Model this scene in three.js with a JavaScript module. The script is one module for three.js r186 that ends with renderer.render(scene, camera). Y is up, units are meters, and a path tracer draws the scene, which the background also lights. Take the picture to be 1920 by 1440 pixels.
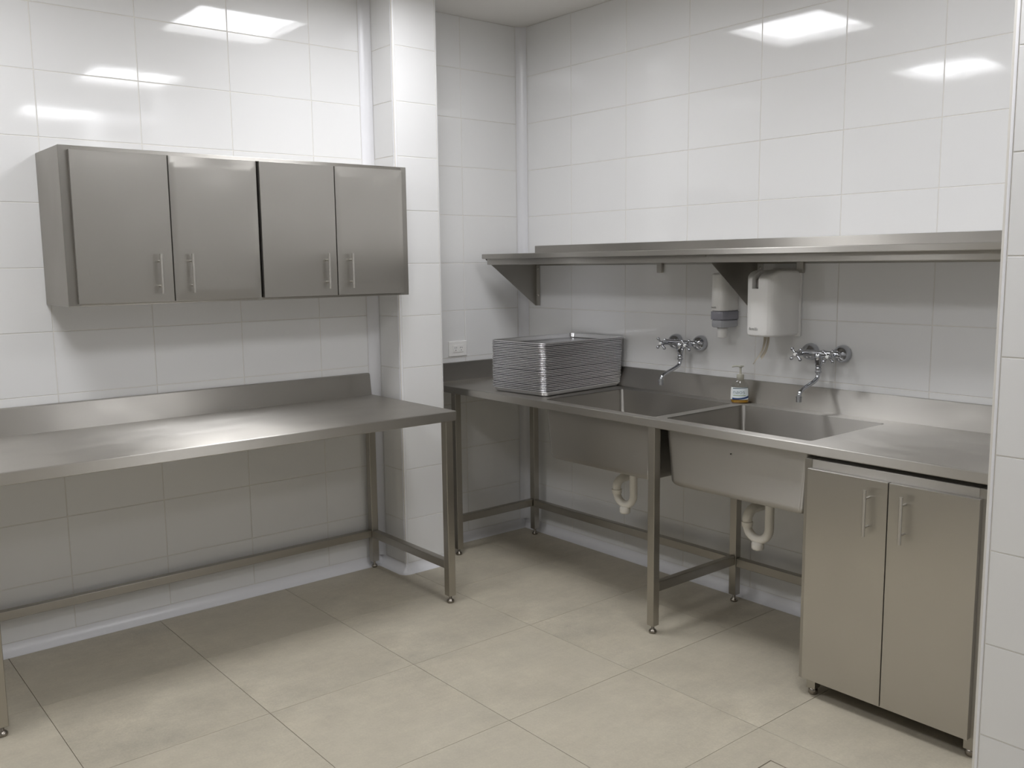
import * as THREE from 'three';
import { mergeGeometries, toCreasedNormals } from 'three/addons/utils/BufferGeometryUtils.js';
import { RectAreaLightUniformsLib } from 'three/addons/lights/RectAreaLightUniformsLib.js';
import { ImprovedNoise } from 'three/addons/math/ImprovedNoise.js';
import { Brush, Evaluator, SUBTRACTION } from 'three-bvh-csg';

// ---------------------------------------------------------------- camera, light, exposure
const scene = new THREE.Scene();
scene.background = new THREE.Color(0x000000);
const camera = new THREE.PerspectiveCamera(2 * Math.atan(720 / 1726.3) * 180 / Math.PI, 1920 / 1440, 0.05, 40);
camera.position.set(3.363, 1.5648, 3.4945);
camera.rotation.order = 'YXZ';
camera.rotation.set(-0.1307, 0.8804, -0.0119);
scene.add(camera);
const renderer = new THREE.WebGLRenderer();
renderer.toneMapping = THREE.LinearToneMapping;
renderer.toneMappingExposure = 1.06;
renderer.shadowMap.enabled = true;
RectAreaLightUniformsLib.init();
const PANEL_NITS = 14.6;                 // luminance of one ceiling panel
const PANEL_COLOR = 0xf8f9ff;

// ---------------------------------------------------------------- helpers
let seed = 20240611;
const rnd = () => { seed = (seed * 1664525 + 1013904223) >>> 0; return seed / 4294967296; };
const used = new Map();
const numbered = (n) => { const k = used.get(n) || 0; used.set(n, k + 1); return k ? `${n}_${String(k).padStart(3, '0')}` : n; };
const rootOf = new Map();
function thing(name, label, category, at, group) {
  const o = new THREE.Group(); o.name = numbered(name); o.position.set(...at);
  o.userData = { label, category }; if (group) o.userData.group = group;
  scene.add(o); rootOf.set(o, at); return o;
}
function struct(name, geo, mat, label, category) {
  const o = new THREE.Mesh(geo, mat); o.name = name;
  o.userData = { kind: 'structure', label, category };
  o.castShadow = o.receiveShadow = true; scene.add(o); rootOf.set(o, [0, 0, 0]); return o;
}
// geometry in room coordinates -> a named part of its thing
function part(name, geo, mat, parent, label) {
  const at = rootOf.get(parent); geo = Array.isArray(geo) ? merge(geo) : geo;
  geo.translate(-at[0], -at[1], -at[2]);
  const m = new THREE.Mesh(geo, mat); m.name = name; m.castShadow = m.receiveShadow = true;
  if (label) m.userData.label = label;
  parent.add(m); rootOf.set(m, at); return m;
}
function merge(list) {
  return mergeGeometries(list.map((g) => {
    g = g.index ? g.toNonIndexed() : g.clone();
    for (const k of Object.keys(g.attributes)) if (!['position', 'normal', 'uv'].includes(k)) g.deleteAttribute(k);
    g.morphAttributes = {}; g.groups = []; return g;
  }), false);
}
// box with softened edges, uv in metres with u along the grain
function cb(x0, x1, y0, y1, z0, z1, b = 0.002, grain = 'x', uo = 0, vo = 0) {
  const lo = [x0, y0, z0], hi = [x1, y1, z1], g = 'xyz'.indexOf(grain);
  const pos = [], nor = [], uv = [], idx = [];
  const mid = [(x0 + x1) / 2, (y0 + y1) / 2, (z0 + z1) / 2];
  const corner = (c, f) => [0, 1, 2].map((a) => { const s = (c >> a) & 1, e = s ? hi[a] : lo[a]; return a === f ? e : e + (s ? -b : b); });
  const add = (c, f, U, W) => { const p = corner(c, f), n = [0, 0, 0]; n[f] = (c >> f) & 1 ? 1 : -1; pos.push(...p); nor.push(...n); uv.push(U(p) + uo, W(p) + vo); return pos.length / 3 - 1; };
  const tri = (i, j, k) => {
    const P = (q) => [pos[3 * q], pos[3 * q + 1], pos[3 * q + 2]], A = P(i), B = P(j), C = P(k), e = [0, 1, 2].map((q) => B[q] - A[q]), f = [0, 1, 2].map((q) => C[q] - A[q]);
    const n = [e[1] * f[2] - e[2] * f[1], e[2] * f[0] - e[0] * f[2], e[0] * f[1] - e[1] * f[0]];
    n[0] * (A[0] - mid[0]) + n[1] * (A[1] - mid[1]) + n[2] * (A[2] - mid[2]) >= 0 ? idx.push(i, j, k) : idx.push(i, k, j);
  };
  const quad = (i, j, k, l) => { tri(i, j, k); tri(i, k, l); };
  for (let f = 0; f < 3; f++) for (let s = 0; s < 2; s++) {
    const [u, v] = [0, 1, 2].filter((a) => a !== f), base = s << f, k0 = f === g ? u : g, k1 = f === g ? v : (u === g ? v : u);
    quad(...[base, base | 1 << u, base | 1 << u | 1 << v, base | 1 << v].map((c) => add(c, f, (p) => p[k0], (p) => p[k1])));
  }
  const sg = (c, a) => ((c >> a) & 1 ? 1 : -1);
  for (let a = 0; a < 3; a++) { // edges along axis a
    const [u, v] = [0, 1, 2].filter((k) => k !== a);
    for (let k = 0; k < 4; k++) {
      const c = (k & 1) << u | (k >> 1) << v, U = (p) => p[a], W = (p) => sg(c, v) * p[v] - sg(c, u) * p[u];
      quad(add(c, u, U, W), add(c | 1 << a, u, U, W), add(c | 1 << a, v, U, W), add(c, v, U, W));
    }
  }
  for (let c = 0; c < 8; c++) { const U = (p) => sg(c, 0) * p[0] - sg(c, 1) * p[1], W = (p) => sg(c, 1) * p[1] - sg(c, 2) * p[2]; tri(add(c, 0, U, W), add(c, 1, U, W), add(c, 2, U, W)); }
  const geo = new THREE.BufferGeometry();
  geo.setAttribute('position', new THREE.Float32BufferAttribute(pos, 3));
  geo.setAttribute('normal', new THREE.Float32BufferAttribute(nor, 3));
  geo.setAttribute('uv', new THREE.Float32BufferAttribute(uv, 2));
  geo.setIndex(idx); return geo;
}
const V = (x, y, z) => new THREE.Vector3(x, y, z);
function cyl(p, q, r0, r1 = r0, seg = 20, caps = true) {
  const a = V(...p), b = V(...q), d = b.clone().sub(a);
  const g = new THREE.CylinderGeometry(r1, r0, d.length(), seg, 1, !caps);
  g.applyQuaternion(new THREE.Quaternion().setFromUnitVectors(V(0, 1, 0), d.clone().normalize()));
  g.translate((p[0] + q[0]) / 2, (p[1] + q[1]) / 2, (p[2] + q[2]) / 2); return g;
}
function lathe(profile, at = [0, 0, 0], dir = [0, 1, 0], seg = 28) {
  const g = new THREE.LatheGeometry(profile.map(([r, y]) => new THREE.Vector2(Math.max(r, 1e-5), y)), seg);
  g.applyQuaternion(new THREE.Quaternion().setFromUnitVectors(V(0, 1, 0), V(...dir).normalize()));
  g.translate(...at); return g;
}
function pipe(points, r, seg = 60, rad = 16, tension = 0.5) {
  const g = new THREE.TubeGeometry(new THREE.CatmullRomCurve3(points.map((p) => V(...p)), false, 'centripetal', tension), seg, r, rad, false); return g;
}
function ball(at, r, s = 16) { const g = new THREE.SphereGeometry(r, s, s / 2 + 2); g.translate(...at); return g; }
// prism: outline [a,b] in a plane, pushed along an axis from lo to hi, sharp edges, uv in metres
function prism(outline, axis, lo, hi, grain = 'x') {
  const flat = outline.map(([a, b]) => new THREE.Vector2(a, b));
  if (THREE.ShapeUtils.area(flat) < 0) flat.reverse();
  const at = (a, b, t) => axis === 'x' ? [t, a, b] : axis === 'y' ? [b, t, a] : [a, b, t];
  const pos = [], uv = [], g = 'xyz'.indexOf(grain);
  const push = (...ps) => { for (const p of ps) { pos.push(...p); } };
  const faces = THREE.ShapeUtils.triangulateShape(flat, []);
  for (const [i, j, k] of faces) {
    push(at(flat[i].x, flat[i].y, hi), at(flat[j].x, flat[j].y, hi), at(flat[k].x, flat[k].y, hi));
    push(at(flat[i].x, flat[i].y, lo), at(flat[k].x, flat[k].y, lo), at(flat[j].x, flat[j].y, lo));
  }
  for (let i = 0; i < flat.length; i++) {
    const a = flat[i], b = flat[(i + 1) % flat.length];
    const A = at(a.x, a.y, lo), B = at(b.x, b.y, lo), C = at(b.x, b.y, hi), D = at(a.x, a.y, hi);
    push(A, B, C); push(A, C, D);
  }
  const geo = new THREE.BufferGeometry();
  geo.setAttribute('position', new THREE.Float32BufferAttribute(pos, 3)); geo.computeVertexNormals();
  const n = geo.attributes.normal;
  for (let i = 0; i < pos.length / 3; i++) {
    const nn = [Math.abs(n.getX(i)), Math.abs(n.getY(i)), Math.abs(n.getZ(i))]; let f = nn.indexOf(Math.max(...nn));
    const p = [pos[3 * i], pos[3 * i + 1], pos[3 * i + 2]], rest = [0, 1, 2].filter((a) => a !== f);
    if (f === g) uv.push(p[rest[0]], p[rest[1]]); else uv.push(p[g], p[rest.find((a) => a !== g)]);
  }
  geo.setAttribute('uv', new THREE.Float32BufferAttribute(uv, 2)); return geo;
}
// concave quarter cove swept along an axis; (a,b) is the corner, the cove leaves it towards (sa,sb)
function cove(axis, lo, hi, a, b, sa, sb, r, seg = 8) {
  const out = [[a, b], [a + sa * r, b]];
  for (let i = 1; i < seg; i++) { const t = i / seg * Math.PI / 2; out.push([a + sa * (r - r * Math.sin(t)), b + sb * (r - r * Math.cos(t))]); }
  out.push([a, b + sb * r]);
  const g = prism(out, axis, lo, hi, axis);
  // smooth the curved face
  const p = g.attributes.position, n = g.attributes.normal;
  for (let i = 0; i < p.count; i++) {
    const P = [p.getX(i), p.getY(i), p.getZ(i)], N = [n.getX(i), n.getY(i), n.getZ(i)];
    const [ia, ib] = axis === 'x' ? [1, 2] : axis === 'y' ? [2, 0] : [0, 1];
    const ax = 'xyz'.indexOf(axis); if (Math.abs(N[ax]) > 0.5) continue;
    if (N[ia] * sa < 0.05 && N[ib] * sb < 0.05) continue;
    if (N[ia] * sa < -0.05 || N[ib] * sb < -0.05) continue;
    const c = [a + sa * r, b + sb * r], d = [c[0] - P[ia], c[1] - P[ib]], l = Math.hypot(...d) || 1;
    const q = [0, 0, 0]; q[ia] = d[0] / l; q[ib] = d[1] / l; n.setXYZ(i, ...q);
  }
  return g;
}
function roundRect(x0, x1, z0, z1, r, seg = 6) { // points with outward normals, counter-clockwise seen from +y (x, -z)
  const pts = [];
  const corner = (cx, cz, a0) => { for (let i = 0; i <= seg; i++) { const t = a0 + i / seg * Math.PI / 2; pts.push([cx + r * Math.cos(t), cz + r * Math.sin(t), Math.cos(t), Math.sin(t)]); } };
  corner(x1 - r, z1 - r, 0); corner(x0 + r, z1 - r, Math.PI / 2); corner(x0 + r, z0 + r, Math.PI); corner(x1 - r, z0 + r, 1.5 * Math.PI);
  return pts;
}
// rings: {x0,x1,z0,z1,r,y,up} lofted one to the next; up is the normal's rise, flip for inward faces; closed by a cap after the last ring
function loft(rings, flip = false, cap = true, seg = 6) {
  const pos = [], nor = [], uv = [], idx = [], s = flip ? -1 : 1; let n = 0;
  for (const k of rings) {
    const pts = roundRect(k.x0, k.x1, k.z0, k.z1, k.r, seg); n = pts.length; let run = 0;
    pts.forEach(([x, z, nx, nz], i) => {
      const h = Math.sqrt(Math.max(0, 1 - k.up * k.up)); pos.push(x, k.y, z); nor.push(s * nx * h, k.up, s * nz * h);
      if (i) run += Math.hypot(x - pts[i - 1][0], z - pts[i - 1][1]); uv.push(run, k.y);
    });
    const c = pts.length; pos.push(pts[0][0], k.y, pts[0][1]); { const h = Math.sqrt(Math.max(0, 1 - k.up * k.up)); nor.push(s * pts[0][2] * h, k.up, s * pts[0][3] * h); } uv.push(run + 0.01, k.y);
  }
  const w = n + 1;
  for (let j = 0; j + 1 < rings.length; j++) for (let i = 0; i < n; i++) { const a = j * w + i, b = a + 1, c = a + w, d = c + 1; idx.push(a, c, b, b, c, d); }
  if (cap) {
    const k = rings[rings.length - 1], start = pos.length / 3, up = k.capUp;
    for (const [x, z] of roundRect(k.x0, k.x1, k.z0, k.z1, k.r, seg)) { pos.push(x, k.y, z); nor.push(0, up, 0); uv.push(x, z); }
    const c = pos.length / 3; pos.push((k.x0 + k.x1) / 2, k.y, (k.z0 + k.z1) / 2); nor.push(0, up, 0); uv.push((k.x0 + k.x1) / 2, (k.z0 + k.z1) / 2);
    for (let i = 0; i < n; i++) idx.push(start + i, c, start + (i + 1) % n);
  }
  const geo = new THREE.BufferGeometry();
  geo.setAttribute('position', new THREE.Float32BufferAttribute(pos, 3)); geo.setAttribute('normal', new THREE.Float32BufferAttribute(nor, 3)); geo.setAttribute('uv', new THREE.Float32BufferAttribute(uv, 2));
  // make the winding agree with the normals
  for (let t = 0; t < idx.length; t += 3) {
    const [a, b, c] = [idx[t], idx[t + 1], idx[t + 2]], P = (i) => V(pos[3 * i], pos[3 * i + 1], pos[3 * i + 2]), N = V(nor[3 * a] + nor[3 * b] + nor[3 * c], nor[3 * a + 1] + nor[3 * b + 1] + nor[3 * c + 1], nor[3 * a + 2] + nor[3 * b + 2] + nor[3 * c + 2]);
    if (P(b).sub(P(a)).cross(P(c).sub(P(a))).dot(N) < 0) { idx[t + 1] = c; idx[t + 2] = b; }
  }
  geo.setIndex(idx); return geo;
}

// ---------------------------------------------------------------- textures
const noise = new ImprovedNoise();
// tileable value noise on a torus
function torusNoise(u, v, fu, fv, z) { // periodic in u and v (0..1) by cross-fading
  const n = (a, b) => noise.noise(a * fu, b * fv, z);
  return n(u, v) * (1 - u) * (1 - v) + n(u - 1, v) * u * (1 - v) + n(u, v - 1) * (1 - u) * v + n(u - 1, v - 1) * u * v;
}
function dataTex(size, f, srgb, rep) {
  const d = new Uint8Array(size * size * 4);
  for (let j = 0; j < size; j++) for (let i = 0; i < size; i++) {
    const c = f(i / size, j / size), o = 4 * (j * size + i);
    for (let k = 0; k < 3; k++) d[o + k] = Math.max(0, Math.min(255, Math.round(255 * (Array.isArray(c) ? c[k] : c)))); d[o + 3] = 255;
  }
  const t = new THREE.DataTexture(d, size, size); t.wrapS = t.wrapT = THREE.RepeatWrapping; t.magFilter = THREE.LinearFilter; t.minFilter = THREE.LinearFilter;
  if (srgb) t.colorSpace = THREE.SRGBColorSpace; t.repeat.set(rep, rep); t.needsUpdate = true; return t;
}
// brushed steel: fine scratches along u (texture covers 0.5 m)
const scratch = new Float32Array(512 * 8).map(() => rnd());
const brush = dataTex(512, (u, v) => {
  const row = Math.floor(v * 512), s = scratch[row * 8 + (Math.floor(u * 8) % 8)], s2 = scratch[row * 8 + ((Math.floor(u * 8) + 1) % 8)], t = u * 8 - Math.floor(u * 8);
  return 0.7 + 0.1 * ((s * (1 - t) + s2 * t) - 0.5) + 0.16 * torusNoise(u, v, 3, 5, 2.5);
}, false, 2);
const sheetWave = dataTex(256, (u, v) => 0.5 + 0.5 * torusNoise(u, v, 3, 3, 4.2), false, 1.4);
const glazeWave = dataTex(256, (u, v) => 0.5 + 0.4 * torusNoise(u, v, 6, 6, 1.3) + 0.1 * torusNoise(u, v, 24, 24, 3.3), false, 1.6);
// cement-look porcelain, 1.2 m across: clouds, trowel streaks along v, fine grain
const cement = dataTex(1024, (u, v) => {
  const cloud = torusNoise(u, v, 6, 5, 0.7) * 0.6 + torusNoise(u, v, 15, 11, 5.7) * 0.5 + torusNoise(u, v, 36, 30, 2.2) * 0.28, streak = torusNoise(u, v, 70, 9, 9.2) * 0.22 + torusNoise(u, v, 11, 90, 3.9) * 0.12, fine = torusNoise(u, v, 190, 190, 8.4) * 0.6;
  const k = 1 + 0.1 * (cloud + streak) + 0.08 * fine, w = 0.008 * torusNoise(u, v, 7, 4, 12.4);
  return [0.724 * k + w * 0.5, 0.695 * k, 0.626 * k - w * 0.5];
}, true, 1 / 1.2);

// ---------------------------------------------------------------- materials
const phys = (o) => new THREE.MeshPhysicalMaterial(o);
const M = {
  glaze: [0xe9e9e8, 0xe8e8e7].map((c) => phys({ color: c, roughness: 0.055, bumpMap: glazeWave, bumpScale: 0.0003 })),
  grout: phys({ color: 0xe2dfd8, roughness: 0.9 }),
  cove: phys({ color: 0xe6e6e8, roughness: 0.28 }),
  ceiling: phys({ color: 0xe6e4e0, roughness: 0.85 }),
  farWall: phys({ color: 0xdededc, roughness: 0.3 }),
  floor: [0xffffff, 0xfcfcfc].map((c) => phys({ color: c, map: cement, roughness: 0.5 })),
  floorJoint: phys({ color: 0x7b7366, roughness: 0.95 }),
  sheet: phys({ color: 0xc4c1bb, metalness: 1, roughness: 0.47, roughnessMap: brush, anisotropy: 0.9, anisotropyRotation: Math.PI / 2 }),
  steel: phys({ color: 0xbbb8b2, metalness: 1, roughness: 0.6, roughnessMap: brush, anisotropy: 0.96, anisotropyRotation: Math.PI / 2, bumpMap: sheetWave, bumpScale: 0.0004 }),
  tube: phys({ color: 0xb2aea6, metalness: 1, roughness: 0.5, roughnessMap: brush, anisotropy: 0.6, anisotropyRotation: Math.PI / 2 }),
  footMetal: phys({ color: 0x9a948b, metalness: 1, roughness: 0.25 }),
  satin: phys({ color: 0xcfccc6, metalness: 1, roughness: 0.36 }),
  aluminium: phys({ color: 0xe0e0e2, metalness: 1, roughness: 0.26 }),
  chrome: phys({ color: 0xbfc1c6, metalness: 1, roughness: 0.06 }),
  dark: phys({ color: 0x141414, roughness: 0.8 }),
  gap: phys({ color: 0x3a3632, roughness: 0.7 }),
  pvc: phys({ color: 0xf1ede4, roughness: 0.35 }),
  plastic: phys({ color: 0xf3f2ef, roughness: 0.32 }),
  smoke: phys({ color: 0x9a9aa4, roughness: 0.2 }),
  smokePale: phys({ color: 0xbcbec4, roughness: 0.2 }),
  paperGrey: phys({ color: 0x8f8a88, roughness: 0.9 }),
  towel: phys({ color: 0xc6bdab, roughness: 0.95, transmission: 0.35, thickness: 0 }),
  clear: phys({ color: 0xf4f4f2, roughness: 0.08, transmission: 1, thickness: 0, ior: 1.45 }),
  liquid: phys({ color: 0xe0b23c, roughness: 0.1, transmission: 0.55, thickness: 0.02, ior: 1.36, attenuationColor: 0xd9a321, attenuationDistance: 0.03 }),
  pump: phys({ color: 0xd8d6c8, roughness: 0.35, transmission: 0.3, thickness: 0 }),
  lampFrame: phys({ color: 0xf0f0ee, roughness: 0.4 }),
  diffuser: phys({ color: 0xf4f4f0, roughness: 0.6, emissive: 0xfffcf6, emissiveIntensity: 1.2 }),
};
const HR = 2.873;                       // ceiling height
const XL = -0.73, XR = -0.75, R = 0.045; // table wall, alcove wall, cove radius
const PX = -0.498, PZ0 = 0.762, PZ1 = 1.022; // pillar
const SX = 2.325, SZ = 1.009;           // pier on the right
const X1 = 5.8, Z1 = 5.6;
const PANELS = [[0.2, 1.3, 'over the gap between work table and sinks'], [2.0, 1.3, 'in front of the base cabinet'], [3.85, 1.3, 'out past the foreground pier'], [0.2, 3.15, 'over the near end of the work table'], [2.0, 3.15, 'in the middle of the ceiling']];

// ---------------------------------------------------------------- room shell
{
  const rows = []; for (let k = 1; k <= 10; k++) rows.push(0.0143 + 0.2588 * k); rows.unshift(R); rows.push(HR);
  const J = 0.0026, cache = new Map();
  // face: axis of the normal, plane coordinate, sign of the normal, joints along the run
  function tiles(parent, axis, plane, sign, runs) {
    for (let i = 0; i + 1 < runs.length; i++) for (let j = 0; j + 1 < rows.length; j++) {
      const w = Math.abs(runs[i + 1] - runs[i]) - J, h = rows[j + 1] - rows[j] - J; if (w < 0.012 || h < 0.012) continue;
      const variant = Math.floor(rnd() * 4), key = `${axis}${sign}${w.toFixed(4)}_${h.toFixed(4)}_${variant}`;
      if (!cache.has(key)) {
        const [u0, v0] = [variant * 0.37, variant * 0.71];
        cache.set(key, axis === 'z' ? cb(-w / 2, w / 2, -h / 2, h / 2, sign > 0 ? -0.008 : 0, sign > 0 ? 0 : 0.008, 0.0016, 'x', u0, v0) : cb(sign > 0 ? -0.008 : 0, sign > 0 ? 0 : 0.008, -h / 2, h / 2, -w / 2, w / 2, 0.0016, 'z', u0, v0));
      }
      const m = new THREE.Mesh(cache.get(key), M.glaze[Math.floor(rnd() * 2)]); m.name = 'tile'; m.castShadow = m.receiveShadow = true;
      const c = (runs[i] + runs[i + 1]) / 2, y = (rows[j] + rows[j + 1]) / 2;
      axis === 'z' ? m.position.set(c, y, plane) : m.position.set(plane, y, c);
      const t = 0.0022; m.rotation.set((rnd() - 0.5) * (axis === 'z' ? t : 0), (rnd() - 0.5) * t, (rnd() - 0.5) * (axis === 'x' ? t : 0));
      parent.add(m);
    }
  }
  const G = 0.0016; // joints lie this deep
  const range = (a, step, end, first) => { const o = [first]; for (let v = a; v < end - 0.01; v += step) if (v > first + 0.01) o.push(v); o.push(end); return o; };
  const T = 0.4026;
  const back = struct('wall_back', cb(XR - 0.2, SX + 0.2, 0, HR, -0.2, -G, 0.0005), M.grout, 'white glazed tile wall behind the sinks and the steel shelf', 'wall');
  tiles(back, 'z', 0, 1, range(-0.3436, T, SX, XR + R));
  const alc = struct('wall_alcove', cb(XR - 0.2, XR - G, 0, HR, -G, PZ0 + 0.05, 0.0005), M.grout, 'short white tiled wall between the pillar and the corner, with a socket', 'wall');
  tiles(alc, 'x', XR, 1, [R, 0.431, PZ0]);
  const left = struct('wall_left', cb(XL - 0.2, XL - G, 0, HR, PZ0 + 0.05, Z1, 0.0005), M.grout, 'white glazed tile wall behind the hanging cabinet and work table', 'wall');
  tiles(left, 'x', XL, 1, range(1.334, T, Z1, PZ1 + R));
  const pil = struct('wall_pillar', cb(XR - 0.1, PX - G, 0, HR, PZ0 + G, PZ1 - G, 0.0005), M.grout, 'white tiled pillar standing between the work table and the sinks', 'pillar');
  tiles(pil, 'x', PX, 1, [PZ0 + 0.01, PZ1 - 0.014]);
  tiles(pil, 'z', PZ1, 1, [XL + R, PX - 0.014]);
  tiles(pil, 'z', PZ0, -1, [XR, PX - 0.01]);
  const pier = struct('wall_right', cb(SX + G, X1 + 0.2, 0, HR, -0.2, SZ - G, 0.0005), M.grout, 'white tiled pier in the foreground past the end of the sinks', 'wall');
  tiles(pier, 'z', SZ, 1, range(2.342 + T, T, X1, 2.342));
  tiles(pier, 'x', SX, -1, range(0.19, T, SZ - 0.016, 0));
  struct('wall_far', cb(X1, X1 + 0.2, 0, HR, SZ, Z1 + 0.2, 0.0005), M.farWall, 'plain white wall at the far side of the room', 'wall');
  struct('wall_front', cb(XL - 0.2, X1, 0, HR, Z1, Z1 + 0.2, 0.0005), M.farWall, 'plain white wall on the near side of the room', 'wall');
  { // ceiling slab with square recesses for the light panels
    const shape = new THREE.Shape([[XR - 0.2, 0.2], [X1 + 0.2, 0.2], [X1 + 0.2, -(Z1 + 0.2)], [XR - 0.2, -(Z1 + 0.2)]].map((p) => new THREE.Vector2(...p)));
    for (const [x, z] of PANELS) { const h = 0.3, p = new THREE.Path(); p.moveTo(x - h, -z - h); p.lineTo(x - h, -z + h); p.lineTo(x + h, -z + h); p.lineTo(x + h, -z - h); p.closePath(); shape.holes.push(p); }
    const g = new THREE.ExtrudeGeometry(shape, { depth: 0.1, bevelEnabled: false }); g.rotateX(-Math.PI / 2); g.translate(0, HR, 0);
    struct('ceiling', merge([g, cb(XR - 0.2, X1 + 0.2, HR + 0.1, HR + 0.2, -0.2, Z1 + 0.2, 0.0005)]), M.ceiling, 'flat white plastered ceiling with square light recesses', 'ceiling');
  }

  // coved skirting and coved inner corners, rounded outer corner beads
  const k = 0.0005;
  struct('baseboard_back', cove('x', XR, SX, 0, 0, 1, 1, R), M.cove, 'white coved skirting under the sinks', 'skirting');
  struct('baseboard_alcove', cove('z', 0, PZ0, XR, 0, 1, 1, R), M.cove, 'white coved skirting of the short alcove wall', 'skirting');
  struct('baseboard_left', cove('z', PZ1, Z1, XL, 0, 1, 1, R), M.cove, 'white coved skirting under the work table', 'skirting');
  const pb = struct('baseboard_pillar', merge([cove('x', XL, PX, 0, PZ1, 1, 1, R), cove('z', PZ0, PZ1, PX, 0, 1, 1, R)]), M.cove, 'white coved skirting round the foot of the pillar', 'skirting');
  const q = (() => { // quarter of a concave ring where the two pillar coves meet
    const pos = [], nor = [], uv = [], idx = [], n = 8;
    for (let i = 0; i <= n; i++) for (let j = 0; j <= n; j++) {
      const t = i / n * Math.PI / 2, a = j / n * Math.PI / 2, d = R - R * Math.cos(t), y = R - R * Math.sin(t), dd = R - R * Math.sin(t), yy = R - R * Math.cos(t);
      pos.push(PX + dd * Math.cos(a), yy, PZ1 + dd * Math.sin(a)); nor.push(Math.sin(t) * Math.cos(a), Math.cos(t), Math.sin(t) * Math.sin(a)); uv.push(i / n, j / n);
    }
    for (let i = 0; i < n; i++) for (let j = 0; j < n; j++) { const a = i * (n + 1) + j; idx.push(a, a + n + 1, a + 1, a + 1, a + n + 1, a + n + 2); }
    const g = new THREE.BufferGeometry(); g.setAttribute('position', new THREE.Float32BufferAttribute(pos, 3)); g.setAttribute('normal', new THREE.Float32BufferAttribute(nor, 3)); g.setAttribute('uv', new THREE.Float32BufferAttribute(uv, 2)); g.setIndex(idx); return g;
  })();
  part('corner_piece', q, M.cove, pb);
  struct('baseboard_right', cove('x', SX, X1, 0, SZ, 1, 1, R), M.cove, 'white coved skirting of the foreground pier', 'skirting');
  struct('trim_1', cove('y', R, HR, 0, XR, 1, 1, R), M.cove, 'white coved strip up the inner corner by the trays', 'trim');
  struct('trim_2', cove('y', R, HR, PZ1, XL, 1, 1, R), M.cove, 'white coved strip up the inner corner by the pillar', 'trim');
  const bead = (x, z, sx, sz, r) => { // rounded outer corner strip
    const o = [[z, x], [z - sz * r, x]]; const pts = [];
    for (let i = 0; i <= 6; i++) { const t = i / 6 * Math.PI / 2; pts.push([z - sz * r + sz * r * Math.cos(t), x - sx * r + sx * r * Math.sin(t)]); }
    return prism([[z - sz * r, x - sx * r], ...pts], 'y', R, HR, 'y');
  };
  struct('trim_3', bead(PX + 0.0005, PZ1 + 0.0005, 1, 1, 0.013), M.cove, 'white rounded strip on the outer corner of the pillar by the cabinet', 'trim');
  struct('trim_4', bead(PX + 0.0005, PZ0 - 0.0005, 1, -1, 0.009), M.cove, 'white rounded strip on the outer corner of the pillar by the trays', 'trim');
  struct('trim_5', bead(SX - 0.0005, SZ + 0.0005, -1, 1, 0.0165), M.cove, 'white rounded strip up the edge of the foreground pier', 'trim');
}

// floor: 60 cm porcelain tiles on a dark joint bed; one holds the drain hatch
{
  const FX = 0.592, FZ = 0.6051, fx0 = -0.1489, fz0 = 1.6024, J = 0.0017;
  const floor = struct('floor', cb(XR - 0.2, X1 + 0.2, -0.15, -0.0022, -0.2, Z1 + 0.2, 0.0005), M.floorJoint, 'beige cement-look porcelain tile floor with thin dark joints', 'floor');
  const xs = [XR], zs = [0];
  for (let i = -1; i < 12; i++) { const x = fx0 + FX * i; if (x > XR + 0.02 && x < X1) xs.push(x); } xs.push(X1);
  for (let i = -4; i < 8; i++) { const z = fz0 + FZ * i; if (z > 0.02 && z < Z1) zs.push(z); } zs.push(Z1);
  const DX = 1.773, DZ = 1.141, DS = 0.25;
  for (let i = 0; i + 1 < xs.length; i++) for (let j = 0; j + 1 < zs.length; j++) {
    const a = xs[i] + J / 2, b = xs[i + 1] - J / 2, c = zs[j] + J / 2, d = zs[j + 1] - J / 2; if (a > SX && d < SZ) continue;
    const uo = rnd(), vo = rnd(); let g;
    if (a < DX && b > DX && c < DZ && d > DZ) {
      const e = DX + DS, f = DZ + DS;
      const sh = new THREE.Shape([[a, -c], [b, -c], [b, -d], [a, -d]].map((p) => new THREE.Vector2(...p))), ho = new THREE.Path(); ho.moveTo(DX, -DZ); ho.lineTo(DX, -f); ho.lineTo(e, -f); ho.lineTo(e, -DZ); ho.closePath(); sh.holes.push(ho);
      g = new THREE.ExtrudeGeometry(sh, { depth: 0.01, bevelEnabled: false }); g.rotateX(-Math.PI / 2); g.translate(0, -0.01, 0);
      const p = g.attributes.position, q = g.attributes.uv; for (let k = 0; k < p.count; k++) q.setXY(k, p.getZ(k) + uo, p.getX(k) + vo);
    } else g = cb(a, b, -0.01, 0, c, d, 0.0006, 'z', uo, vo);
    // u runs across x, v along z for the cement streaks
    const uv = g.attributes.uv; for (let k = 0; k < uv.count; k++) { const u = uv.getX(k); uv.setXY(k, uv.getY(k), u); }
    const m = new THREE.Mesh(g, M.floor[Math.floor(rnd() * 2)]); m.name = 'tile'; m.castShadow = m.receiveShadow = true; floor.add(m);
  }
  const hatch = thing('floor_hatch', 'square tiled drain hatch set in the floor near the base cabinet', 'hatch', [DX + DS / 2, 0, DZ + DS / 2]);
  part('cover', (() => { const g = cb(DX + 0.004, DX + DS - 0.004, -0.009, 0, DZ + 0.004, DZ + DS - 0.004, 0.0008, 'z'); const uv = g.attributes.uv; for (let k = 0; k < uv.count; k++) { const u = uv.getX(k); uv.setXY(k, uv.getY(k), u); } return g; })(), M.floor[1], hatch);
}

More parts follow.
